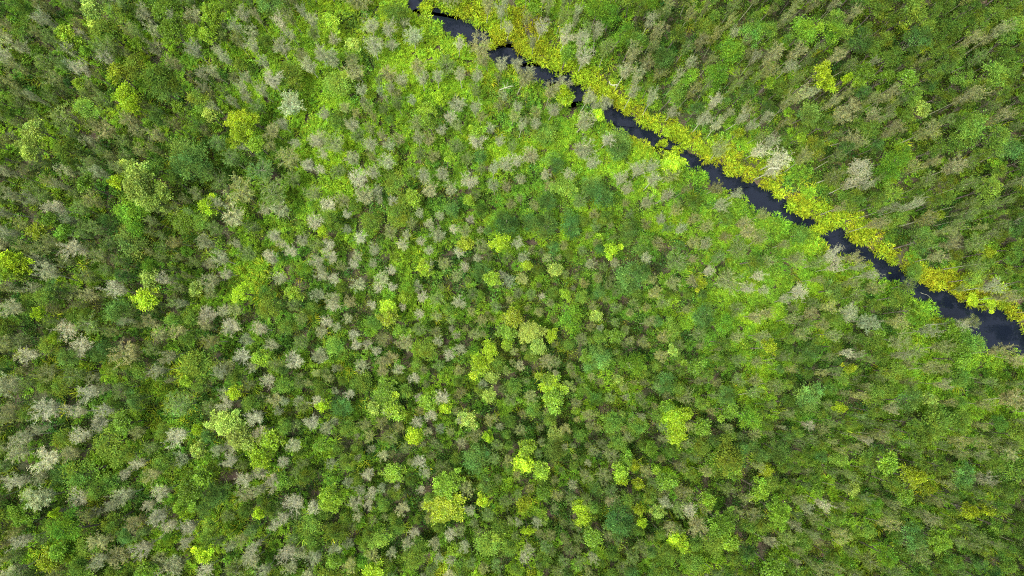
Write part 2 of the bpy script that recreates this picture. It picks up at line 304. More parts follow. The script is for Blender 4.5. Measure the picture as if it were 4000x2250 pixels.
def tube_arrays(paths, sides=4):
    """paths: list of (pts Nx3, radii N)"""
    V, F, off = [], [], 0
    ang = np.arange(sides) / sides * 2 * math.pi
    for pts, rad in paths:
        pts = np.asarray(pts, float); n = len(pts)
        t = unit(np.gradient(pts, axis=0))
        ref = np.array([0.31, 0.87, 0.12])
        a = unit(np.cross(t, ref)); b = np.cross(t, a)
        ring = pts[:, None] + (a[:, None] * np.cos(ang)[None, :, None] + b[:, None] * np.sin(ang)[None, :, None]) * np.asarray(rad)[:, None, None]
        V.append(ring.reshape(-1, 3))
        i = np.arange(n - 1)[:, None] * sides; j = np.arange(sides)[None]
        jn = (j + 1) % sides
        F.append(np.stack([i + j, i + jn, i + sides + jn, i + sides + j], -1).reshape(-1, 4) + off)
        off += n * sides
    return np.concatenate(V), np.concatenate(F)

def tints(g, n, s=0.18, hue=0.10):
    b = np.exp(g.normal(0, s, (n, 1)))
    h = g.normal(0, hue, (n, 1))
    return b * np.concatenate([1 + h, np.ones((n, 1)), 1 - 0.6 * h], 1)

# ------------------------------------------------------------------ materials
def new_mat(name):
    m = bpy.data.materials.new(name); m.use_nodes = True
    m.node_tree.nodes.clear()
    return m, m.node_tree.nodes, m.node_tree.links

def leaf_mat(name, source, trans=0.35, gloss=0.0):
    m, n, l = new_mat(name)
    out = n.new('ShaderNodeOutputMaterial')
    tint = n.new('ShaderNodeAttribute'); tint.attribute_name = 'tint'
    if source == 'object':
        src = n.new('ShaderNodeObjectInfo'); c = src.outputs['Color']
    else:
        src = n.new('ShaderNodeAttribute'); src.attribute_name = 'col'; src.attribute_type = 'INSTANCER'; c = src.outputs['Color']
    mul = n.new('ShaderNodeMix'); mul.data_type = 'RGBA'; mul.blend_type = 'MULTIPLY'; mul.inputs[0].default_value = 1.0
    l.new(c, mul.inputs[6]); l.new(tint.outputs['Color'], mul.inputs[7])
    d = n.new('ShaderNodeBsdfDiffuse'); t = n.new('ShaderNodeBsdfTranslucent')
    l.new(mul.outputs[2], d.inputs[0]); l.new(mul.outputs[2], t.inputs[0])
    mx = n.new('ShaderNodeMixShader'); mx.inputs[0].default_value = trans
    l.new(d.outputs[0], mx.inputs[1]); l.new(t.outputs[0], mx.inputs[2])
    res = mx
    if gloss > 0:
        gl = n.new('ShaderNodeBsdfGlossy'); gl.inputs['Roughness'].default_value = 0.45
        gl.inputs[0].default_value = (1, 1, 1, 1)
        m2 = n.new('ShaderNodeMixShader'); m2.inputs[0].default_value = gloss
        l.new(mx.outputs[0], m2.inputs[1]); l.new(gl.outputs[0], m2.inputs[2]); res = m2
    l.new(res.outputs[0], out.inputs[0])
    return m

def bark_mat(name, c0, c1):
    m, n, l = new_mat(name)
    out = n.new('ShaderNodeOutputMaterial')
    no = n.new('ShaderNodeTexNoise'); no.inputs['Scale'].default_value = 9.0
    tc = n.new('ShaderNodeTexCoord'); l.new(tc.outputs['Object'], no.inputs['Vector'])
    r = n.new('ShaderNodeValToRGB'); r.color_ramp.elements[0].color = (*c0, 1); r.color_ramp.elements[1].color = (*c1, 1)
    r.color_ramp.elements[0].position = 0.35; r.color_ramp.elements[1].position = 0.65
    l.new(no.outputs[0], r.inputs[0])
    d = n.new('ShaderNodeBsdfDiffuse'); l.new(r.outputs[0], d.inputs[0]); l.new(d.outputs[0], out.inputs[0])
    return m

M_LEAF = leaf_mat('foliage', 'object')
M_LEAFG = leaf_mat('glossy_foliage', 'object', 0.35, 0.012)
M_LEAFI = leaf_mat('undergrowth_foliage', 'instancer')
M_BARKW = bark_mat('pale_papery_bark', (0.31, 0.32, 0.205), (0.47, 0.48, 0.335))
M_BARKT = bark_mat('tan_bark', (0.22, 0.235, 0.13), (0.36, 0.38, 0.23))
M_BARKD = bark_mat('grey_brown_bark', (0.10, 0.085, 0.06), (0.24, 0.21, 0.17))

# ------------------------------------------------------------------ tree prototypes: (trunk, limbs, crown) meshes
def trunk_path(g, top, bend=0.12, r0=0.055):
    z = np.linspace(-0.15, top, 7)
    ph = g.uniform(0, 6.28, 2); a = g.normal(0, bend, 2)
    p = np.stack([a[0] * np.sin(z / top * 2.4 + ph[0]) - a[0] * math.sin(ph[0]), a[1] * np.sin(z / top * 2.1 + ph[1]) - a[1] * math.sin(ph[1]), z], -1)
    return p, np.linspace(r0, r0 * 0.3, 7)

def on_path(p, z):
    return np.array([np.interp(z, p[:, 2], p[:, k]) for k in range(3)])

def feathery(seed, R=0.65, H=4.5, limbs=20, twigs=7, per=9, leafL=(0.09, 0.17), leafW=0.024, zmin=0.58, sway=0.16, twigr=0.006, limbr=0.011, lop=0.25, barkm=None, s=0.16, hue=0.10):
    g = np.random.default_rng(seed)
    tp, tr = trunk_path(g, H * 0.97)
    z0 = H * zmin; cz = (z0 + H) / 2 + 0.1 * H; hz = H - cz
    lop_a = g.uniform(0, 6.28); 
    limb_paths, P, D, LT = [], [], [], []
    for i in range(limbs):
        zs = z0 * 0.92 + (H * 0.93 - z0 * 0.92) * ((i + g.uniform(0, 1)) / limbs)
        az = i * 2.4 + g.uniform(-0.5, 0.5)
        el = math.radians(g.uniform(12, 66))
        s0 = on_path(tp, zs)
        ze = zs + 0.5 * R * math.tan(el)
        env = R * math.sqrt(max(0.06, 1 - min(1, abs((ze - cz) / (hz if ze > cz else hz * 1.5))) ** 2)) * (1 + lop * math.cos(az - lop_a)) * g.uniform(0.75, 1.12)
        e = s0 + np.array([math.cos(az) * env, math.sin(az) * env, min(env * math.tan(el), H * 1.03 - zs)])
        mid = (s0 + e) / 2 + g.normal(0, 0.06, 3) + np.array([0, 0, -0.05])
        t = np.linspace(0, 1, 4)[:, None]
        path = s0 * (1 - t) ** 2 + 2 * mid * t * (1 - t) + e * t ** 2
        limb_paths.append((path, np.linspace(limbr, limbr * 0.4, 4)))
        dirn = unit(e - s0)
        for k in range(twigs):
            tt = g.uniform(0.30, 1.0)
            b = s0 * (1 - tt) ** 2 + 2 * mid * tt * (1 - tt) + e * tt ** 2
            d = unit(dirn * 0.8 + g.normal(0, 0.6, 3) + np.array([0, 0, 0.15]))
            ln = g.uniform(0.18, 0.36) * R / 0.65
            limb_paths.append((np.stack([b, b + d * ln * 0.6 + g.normal(0, 0.02, 3), b + d * ln]), np.array([twigr * 1.3, twigr, twigr * 0.6])))
            u = g.uniform(0.2, 1.05, per)[:, None]
            P.append(b + d * ln * u + g.normal(0, 0.03, (per, 3)))
            D.append(d + g.normal(0, 0.75, (per, 3)))
            LT.append(np.repeat(tints(g, 1, 0.2, 0.05), per, 0))
    P = np.concatenate(P); D = np.concatenate(D); n = len(P)
    tn = tints(g, n, s, hue) * np.concatenate(LT)
    v, f, tt = leaf_arrays(P, D, g.uniform(*leafL, n), leafW * g.uniform(0.7, 1.4, n), g, tn, tilt=0.8)
    bm = barkm or M_BARKT
    vt, ft = tube_arrays([(tp, tr)], 5)
    vl, fl = tube_arrays(limb_paths, 3)
    return (make_mesh('trunk', vt, ft, mats=[bm]), make_mesh('limbs', vl, fl, mats=[bm]), make_mesh('crown', v, f, tt, [M_LEAF])), (R, H)

def leafy(seed, R=0.9, H=5.0, lobes=16, per=130, lobe_r=0.36, leafL=(0.12, 0.22), leafW=0.06, zlow=0.5, dome=0.0, s=0.16, hue=0.08, mat=None, lobe_s=0.12, tilt=0.6, flat=0.55, bark=None, lhue=0.06, soft=0.3):
    lobes_in = lobes
    g = np.random.default_rng(seed)
    tp, tr = trunk_path(g, H * 0.88, r0=0.07)
    limb_paths, P, D, T, UPS = [], [], [], [], []
    cz = H * (zlow + 1) / 2; hz = H * (1 - zlow) / 2
    for i in range(lobes):
        az = i * 2.39996 + g.uniform(-0.4, 0.4)
        q = math.sqrt((i + 0.5) / lobes)
        rr = R * q * g.uniform(0.62, 1.12) * (0.92) * (1 + 0.16 * math.cos(2 * az + seed) + 0.12 * math.cos(3 * az + 2.3 * seed))
        zz = cz + hz * (math.sqrt(max(0, 1 - (q * 0.96) ** 2)) * g.uniform(0.55 + 0.4 * dome, 1.0) - (0.25 - 0.25 * dome) * g.uniform(0, 2))
        c = np.array([math.cos(az) * rr, math.sin(az) * rr, zz]); c[:2] += on_path(tp, min(zz, H * 0.85))[:2]
        zs = max(H * zlow * 0.7, zz - rr * 1.1 - 0.3)
        s0 = on_path(tp, min(zs, H * 0.85))
        mid = (s0 + c) / 2 + np.array([0, 0, -0.08]) + g.normal(0, 0.05, 3)
        t = np.linspace(0, 1, 4)[:, None]
        limb_paths.append((s0 * (1 - t) ** 2 + 2 * mid * t * (1 - t) + c * t ** 2, np.linspace(0.026, 0.008, 4)))
        lr = lobe_r * g.uniform(0.6, 1.45)
        m = int(per * (lr / lobe_r) ** 2)
        o = unit(g.normal(size=(m, 3))); o[:, 2] = np.abs(o[:, 2]) * 1.0 - 0.25
        rad = lr * (g.uniform(0.35, 1.05, (m, 1)) * (1 - soft) + np.abs(g.normal(0, 0.75, (m, 1))) * soft)
        P.append(c + o * rad * np.array([1, 1, 0.75])); 
        dd = o * np.array([1, 1, flat]) + g.normal(0, 0.45, (m, 3)); D.append(dd)
        lb = np.exp(g.normal(0, lobe_s)); lh = g.normal(0, lhue)
        T.append(tints(g, m, s, hue) * lb * np.array([1 + lh, 1, 1 - lh]))
        UPS.append(np.array([0, 0, 1.0]) + o * 0.6)
    P = np.concatenate(P); D = np.concatenate(D); T = np.concatenate(T); n = len(P)
    v, f, tt = leaf_arrays(P, D, g.uniform(*leafL, n), leafW * g.uniform(0.7, 1.3, n), g, T, up=np.concatenate(UPS), tilt=tilt)
    bm = bark or M_BARKD
    vt, ft = tube_arrays([(tp, tr)], 5); vl, fl = tube_arrays(limb_paths, 4)
    return (make_mesh('trunk', vt, ft, mats=[bm]), make_mesh('limbs', vl, fl, mats=[bm]), make_mesh('crown', v, f, tt, [mat or M_LEAF])), (R, H)

PROTO = {
 'white': [feathery(100 + i, limbs=44, twigs=8, per=6, leafL=(0.07, 0.14), leafW=0.017, twigr=0.0050, limbr=0.007, barkm=M_BARKW, s=0.15) for i in range(8)],
 'pale':  [feathery(200 + i, limbs=40, twigs=7, per=8, twigr=0.0040, limbr=0.006, leafW=0.019, barkm=M_BARKW, zmin=0.60) for i in range(8)],
 'tan':   [feathery(300 + i, limbs=36, twigs=6, per=11, twigr=0.0035, limbr=0.006, leafW=0.022, zmin=0.60) for i in range(8)],
 'olive': [feathery(400 + i, limbs=36, twigs=6, per=12, leafW=0.026, twigr=0.003, limbr=0.006, barkm=M_BARKT, zmin=0.60) for i in range(8)],
 'green': [leafy(500 + i, R=0.85, H=5.0, lobes=22, per=110, lobe_r=0.30, leafL=(0.08, 0.15), leafW=0.045, zlow=0.38, s=0.26, lobe_s=0.2, lhue=0.10, soft=0.85) for i in range(8)],
 'teal':  [leafy(600 + i, R=1.0, H=4.6, lobes=26, per=120, lobe_r=0.30, leafL=(0.09, 0.17), leafW=0.034, zlow=0.46, flat=0.8, s=0.26, lobe_s=0.28, lhue=0.10, soft=1.0) for i in range(6)],
 'lime':  [leafy(700 + i, R=0.75, H=3.8, lobes=20, per=70, lobe_r=0.22, leafL=(0.09, 0.15), leafW=0.075, zlow=0.45, dome=0.5, mat=M_LEAFG, tilt=0.5, s=0.27, lobe_s=0.17, lhue=0.05, soft=0.6) for i in range(8)],
 'limebig': [leafy(800 + i, R=1.45, H=4.6, lobes=54, per=85, lobe_r=0.27, leafL=(0.10, 0.17), leafW=0.085, zlow=0.5, dome=0.6, mat=M_LEAFG, tilt=0.5, s=0.27, lobe_s=0.17, lhue=0.05, soft=0.6) for i in range(4)],
}

# linear leaf colours
CLR = {
 ('pale', 'w'): (0.40, 0.415, 0.215), ('pale', ''): (0.28, 0.32, 0.145), ('pale', 't'): (0.27, 0.285, 0.10), ('pale', 'p'): (0.35, 0.345, 0.19),
 ('tan', ''): (0.208, 0.252, 0.068), ('olive', ''): (0.140, 0.218, 0.044),
 ('green', ''): (0.118, 0.205, 0.026), ('green', 'e'): (0.108, 0.230, 0.020), ('green', 'd'): (0.088, 0.178, 0.034), ('green', 'o'): (0.14, 0.21, 0.036),
 ('teal', ''): (0.088, 0.178, 0.034),
 ('lime', ''): (0.195, 0.325, 0.018), ('lime', 'y'): (0.272, 0.42, 0.013), ('lime', 'g'): (0.130, 0.245, 0.016), ('lime', 'o'): (0.215, 0.285, 0.010), ('lime', 'f'): (0.25, 0.36, 0.050),
}

# ------------------------------------------------------------------ ground and water
def ground():
    n = 260
    g1 = np.linspace(-75, 75, n); 
    x = np.concatenate([[-600, -250, -120], g1, [120, 250, 600]]); y = np.concatenate([[-600, -250, -110], np.linspace(-60, 75, n), [120, 250, 600]])
    X, Y = np.meshgrid(x, y)
    X, Y = X.ravel(), Y.ravel()
    d = np.minimum(dist_line(RBW, X, Y), dist_line(LBW, X, Y))
    ins = inside(STREAM, X, Y)
    sd_ = np.where(ins, -d, d)
    Z = 0.10 + 0.07 * noise(X, Y, 1.5, 1) + 0.05 * noise(X, Y, 0.5, 2)
    Z = np.clip(Z, -0.02, 0.4) * np.clip((sd_ + 0.1) / 0.5, 0, 1) - 0.9 * np.clip((0.75 - sd_) / 1.1, 0, 1) * (sd_ < 0.75)
    far = (np.abs(X) > 76) | (Y < -61) | (Y > 76)
    Z[far] = 0.05
    nx, ny = len(x), len(y)
    i = np.arange(ny - 1)[:, None] * nx + np.arange(nx - 1)[None]
    F = np.stack([i, i + 1, i + nx + 1, i + nx], -1).reshape(-1, 4)
    m, nd, l = new_mat('peat_and_litter')
    out = nd.new('ShaderNodeOutputMaterial'); b = nd.new('ShaderNodeBsdfPrincipled'); b.inputs['Roughness'].default_value = 0.95
    tc = nd.new('ShaderNodeTexCoord')
    n1 = nd.new('ShaderNodeTexNoise'); n1.inputs['Scale'].default_value = 0.6; n1.inputs['Detail'].default_value = 8
    n2 = nd.new('ShaderNodeTexNoise'); n2.inputs['Scale'].default_value = 14.0; n2.inputs['Detail'].default_value = 6
    l.new(tc.outputs['Object'], n1.inputs[0]); l.new(tc.outputs['Object'], n2.inputs[0])
    r1 = nd.new('ShaderNodeValToRGB'); r1.color_ramp.elements[0].color = (0.040, 0.055, 0.015, 1); r1.color_ramp.elements[1].color = (0.085, 0.062, 0.042, 1)
    r1.color_ramp.elements[0].position = 0.38; r1.color_ramp.elements[1].position = 0.62
    r2 = nd.new('ShaderNodeValToRGB'); r2.color_ramp.elements[0].color = (0.35, 0.35, 0.35, 1); r2.color_ramp.elements[1].color = (1.6, 1.5, 1.4, 1)
    l.new(n1.outputs[0], r1.inputs[0]); l.new(n2.outputs[0], r2.inputs[0])
    mu = nd.new('ShaderNodeMix'); mu.data_type = 'RGBA'; mu.blend_type = 'MULTIPLY'; mu.inputs[0].default_value = 1
    l.new(r1.outputs[0], mu.inputs[6]); l.new(r2.outputs[0], mu.inputs[7]); l.new(mu.outputs[2], b.inputs['Base Color'])
    bp = nd.new('ShaderNodeBump'); bp.inputs['Distance'].default_value = 0.05; l.new(n2.outputs[0], bp.inputs['Height']); l.new(bp.outputs[0], b.inputs['Normal'])
    l.new(b.outputs[0], out.inputs[0])
    o = bpy.data.objects.new('ground', make_mesh('ground', np.stack([X, Y, Z], -1), F, mats=[m])); COL.objects.link(o)
    o['kind'] = 'structure'; o['label'] = 'dark peaty forest floor showing between the plants'; o['category'] = 'ground'
ground()

def water():
    # a strip just wider than the channel, at the water level
    n = 160
    def resample(L):
        s = np.concatenate([[0], np.cumsum(np.hypot(*np.diff(L, axis=0).T))]); t = np.linspace(0, s[-1], n)
        return np.stack([np.interp(t, s, L[:, 0]), np.interp(t, s, L[:, 1])], -1)
    a, b = resample(LBW), resample(RBW)
    c = (a + b) / 2; w = unit(b - a)
    a2, b2 = a - w * 1.0, b + w * 1.0
    V = np.concatenate([np.column_stack([a2, np.full(n, -0.12)]), np.column_stack([b2, np.full(n, -0.12)])])
    i = np.arange(n - 1)
    F = np.stack([i, i + 1, i + 1 + n, i + n], -1)[:, ::-1]
    m, nd, l = new_mat('dark_blackwater')
    out = nd.new('ShaderNodeOutputMaterial'); bs = nd.new('ShaderNodeBsdfPrincipled')
    bs.inputs['Base Color'].default_value = (0.006, 0.009, 0.016, 1); bs.inputs['Roughness'].default_value = 0.03  # blue base: some of the sky's reflection is put into the water colour
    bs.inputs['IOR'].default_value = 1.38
    tc = nd.new('ShaderNodeTexCoord'); no = nd.new('ShaderNodeTexNoise'); no.inputs['Scale'].default_value = 3.0; no.inputs['Detail'].default_value = 3
    l.new(tc.outputs['Object'], no.inputs[0])
    bp = nd.new('ShaderNodeBump'); bp.inputs['Strength'].default_value = 0.12; bp.inputs['Distance'].default_value = 0.03
    l.new(no.outputs[0], bp.inputs['Height']); l.new(bp.outputs[0], bs.inputs['Normal']); l.new(bs.outputs[0], out.inputs[0])
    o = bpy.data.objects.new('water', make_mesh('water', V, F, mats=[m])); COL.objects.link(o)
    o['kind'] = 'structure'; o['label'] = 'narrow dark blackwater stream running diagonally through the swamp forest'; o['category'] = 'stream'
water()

# ------------------------------------------------------------------ undergrowth (stuff): scattered clumps
def clump(kind, seed):
    g = np.random.default_rng(seed)
    if kind == 'fern':
        P, D, L, W = [], [], [], []
        nf = g.integers(7, 11); lean = g.uniform(0, 6.28)
        for i in range(nf):
            az = i * 6.283 / nf + g.uniform(-0.3, 0.3); ln = g.uniform(0.34, 0.60); hh = g.uniform(0.30, 0.6)
            for t in np.linspace(0.2, 1, 8):
                r = ln * t; z = hh * (1 - (1 - t) ** 1.6) - 0.28 * ln * t * t + 0.15
                b = np.array([math.cos(az) * r, math.sin(az) * r, z])
                for s_ in (-1, 1):
                    a2 = az + s_ * 1.05
                    P.append(b); D.append([math.cos(a2), math.sin(a2), -0.1]); L.append(0.19 * (1.15 - 0.7 * abs(t - 0.45))); W.append(0.062)
        P = np.array(P); D = np.array(D); L = np.array(L); W = np.array(W)
        return leaf_arrays(P, D, L, W, g, tints(g, len(P), 0.2, 0.08), tilt=0.3)
    if kind == 'bank':
        n = 46
        az = g.uniform(0, 6.28, n); r0 = 0.30 * np.sqrt(g.uniform(0, 1, n)); z = g.uniform(0.05, 0.50, n)
        P = np.stack([np.cos(az) * r0, np.sin(az) * r0, z], -1)
        a2 = az + g.normal(0, 0.9, n)
        D = np.stack([np.cos(a2), np.sin(a2), g.uniform(0.0, 1.0, n)], -1)
        return leaf_arrays(P, D, g.uniform(0.20, 0.38, n), g.uniform(0.055, 0.085, n), g, tints(g, n, 0.28, 0.10), tilt=0.4)
    if kind == 'sedge':
        V, F, T = [], [], []; off = 0
        for i in range(18):
            az = g.uniform(0, 6.28); ln = g.uniform(0.55, 1.05); hh = g.uniform(0.3, 0.75); w = g.uniform(0.022, 0.045)
            t = np.linspace(0, 1, 4); rr = ln * t ** 1.2; z = hh * np.sin(t * 2.3)
            c = np.stack([math.cos(az) * rr, math.sin(az) * rr, z], -1) + np.append(g.normal(0, 0.1, 2), 0)
            s_ = np.array([-math.sin(az), math.cos(az), 0.3]) * w * np.array([0.7, 1, 0.8, 0.1])[:, None]
            V += [np.stack([c - s_, c + s_], 1).reshape(-1, 3)]
            for k in range(3):
                F.append([off + 2 * k, off + 2 * k + 1, off + 2 * k + 3, off + 2 * k + 2])
            off += 8; T.append(np.repeat(tints(g, 1, 0.2, 0.12), 8, 0))
        return np.concatenate(V), np.array(F), np.concatenate(T)
    if kind == 'shrub':
        n = 95
        o = unit(g.normal(size=(n, 3))); o[:, 2] = np.abs(o[:, 2])
        P = o * g.uniform(0.5, 1.0, (n, 1)) * np.array([0.36, 0.36, 0.6]) + np.array([0, 0, 0.12])
        return leaf_arrays(P, o * np.array([1, 1, 0.5]) + g.normal(0, 0.5, (n, 3)), g.uniform(0.10, 0.17, n), g.uniform(0.05, 0.085, n), g, tints(g, n, 0.42, 0.12), up=o + np.array([0, 0, 0.6]), tilt=0.4)
    if kind == 'herb':
        n = 85
        r = 0.48 * np.sqrt(g.uniform(0, 1, n)); az = g.uniform(0, 6.28, n)
        P = np.stack([np.cos(az) * r, np.sin(az) * r, g.uniform(0.03, 0.30, n)], -1)
        a2 = g.uniform(0, 6.28, n)
        return leaf_arrays(P, np.stack([np.cos(a2), np.sin(a2), g.uniform(-0.2, 0.6, n)], -1), g.uniform(0.09, 0.18, n), g.uniform(0.03, 0.06, n), g, tints(g, n, 0.45, 0.14), tilt=0.5)
    if kind == 'litter':
        n = 50
        r = 0.5 * np.sqrt(g.uniform(0, 1, n)); az = g.uniform(0, 6.28, n)
        P = np.stack([np.cos(az) * r, np.sin(az) * r, g.uniform(0.03, 0.25, n)], -1)
        a2 = g.uniform(0, 6.28, n)
        return leaf_arrays(P, np.stack([np.cos(a2), np.sin(a2), g.uniform(-0.2, 0.5, n)], -1), g.uniform(0.10, 0.3, n), g.uniform(0.015, 0.04, n), g, tints(g, n, 0.35, 0.08), tilt=0.5)

def scatter(name, label, cat, meshes, X, Y, Z, ROT, SCL, C):
    """one stuff object: a point cloud mesh whose geometry nodes put a clump on each point"""
    src = bpy.data.collections.new(name + '_clumps')
    for me in meshes:
        src.objects.link(bpy.data.objects.new(me.name, me))
    n = len(X)
    me = bpy.data.meshes.new(name)
    me.vertices.add(n); me.vertices.foreach_set('co', np.stack([X, Y, Z], -1).astype(np.float32).ravel())
    a = me.attributes.new('idx', 'INT', 'POINT'); a.data.foreach_set('value', rng.integers(0, len(meshes), n).astype(np.int32))
    a = me.attributes.new('rot', 'FLOAT_VECTOR', 'POINT'); a.data.foreach_set('vector', ROT.astype(np.float32).ravel())
    a = me.attributes.new('scl', 'FLOAT_VECTOR', 'POINT'); a.data.foreach_set('vector', SCL.astype(np.float32).ravel())
    a = me.attributes.new('col', 'FLOAT_COLOR', 'POINT'); a.data.foreach_set('color', np.column_stack([C, np.ones(n)]).astype(np.float32).ravel())
    o = bpy.data.objects.new(name, me); COL.objects.link(o)
    ng = bpy.data.node_groups.new(name, 'GeometryNodeTree')
    ng.interface.new_socket('Geometry', in_out='INPUT', socket_type='NodeSocketGeometry')
    ng.interface.new_socket('Geometry', in_out='OUTPUT', socket_type='NodeSocketGeometry')
    N, L = ng.nodes, ng.links
    gi, go = N.new('NodeGroupInput'), N.new('NodeGroupOutput')
    ci = N.new('GeometryNodeCollectionInfo'); ci.inputs[0].default_value = src; ci.inputs['Separate Children'].default_value = True; ci.inputs['Reset Children'].default_value = True
    ip = N.new('GeometryNodeInstanceOnPoints'); ip.inputs['Pick Instance'].default_value = True
    def na(nm, ty):
        x = N.new('GeometryNodeInputNamedAttribute'); x.data_type = ty; x.inputs[0].default_value = nm
        return x.outputs[0]
    L.new(gi.outputs[0], ip.inputs['Points']); L.new(ci.outputs[0], ip.inputs['Instance'])
    L.new(na('idx', 'INT'), ip.inputs['Instance Index'])
    er = N.new('FunctionNodeEulerToRotation'); L.new(na('rot', 'FLOAT_VECTOR'), er.inputs[0]); L.new(er.outputs[0], ip.inputs['Rotation'])
    L.new(na('scl', 'FLOAT_VECTOR'), ip.inputs['Scale'])
    L.new(ip.outputs[0], go.inputs[0])
    md = o.modifiers.new('scatter', 'NODES'); md.node_group = ng
    o['kind'] = 'stuff'; o['label'] = label; o['category'] = cat
    return o

def area_points(density):
    """random ground points over the view plus a margin"""
    cx, cy = at(np.array([-330, 4330, 4330, -330.]), np.array([-330, -330, 2580, 2580.]), 0.0)
    x0, x1, y0, y1 = cx.min(), cx.max(), cy.min(), cy.max()
    n = int((x1 - x0) * (y1 - y0) * density)
    X = rng.uniform(x0, x1, n); Y = rng.uniform(y0, y1, n)
    u, v = px_of(X, Y, 0.3)
    k = (u > -330) & (u < 4330) & (v > -330) & (v < 2580)
    X, Y, u, v = X[k], Y[k], u[k], v[k]
    k = ~inside(STREAM, X, Y)
    return X[k], Y[k], u[k], v[k]

def variants(kind, n, seed):
    return [make_mesh(kind, *clump(kind, seed + i), mats=[M_LEAFI]) for i in range(n)]

def rots(n, t=0.15):
    return np.column_stack([rng.normal(0, t, n), rng.normal(0, t, n), rng.uniform(0, 6.28, n)])

def jit(C, s=0.18, h=0.08):
    n = len(C)
    return np.clip(C * tints(rng, n, s, h), 0, 1)

def lerp(a, b, t):
    t = np.clip(t, 0, 1)[:, None]
    return np.asarray(a) * (1 - t) + np.asarray(b) * t

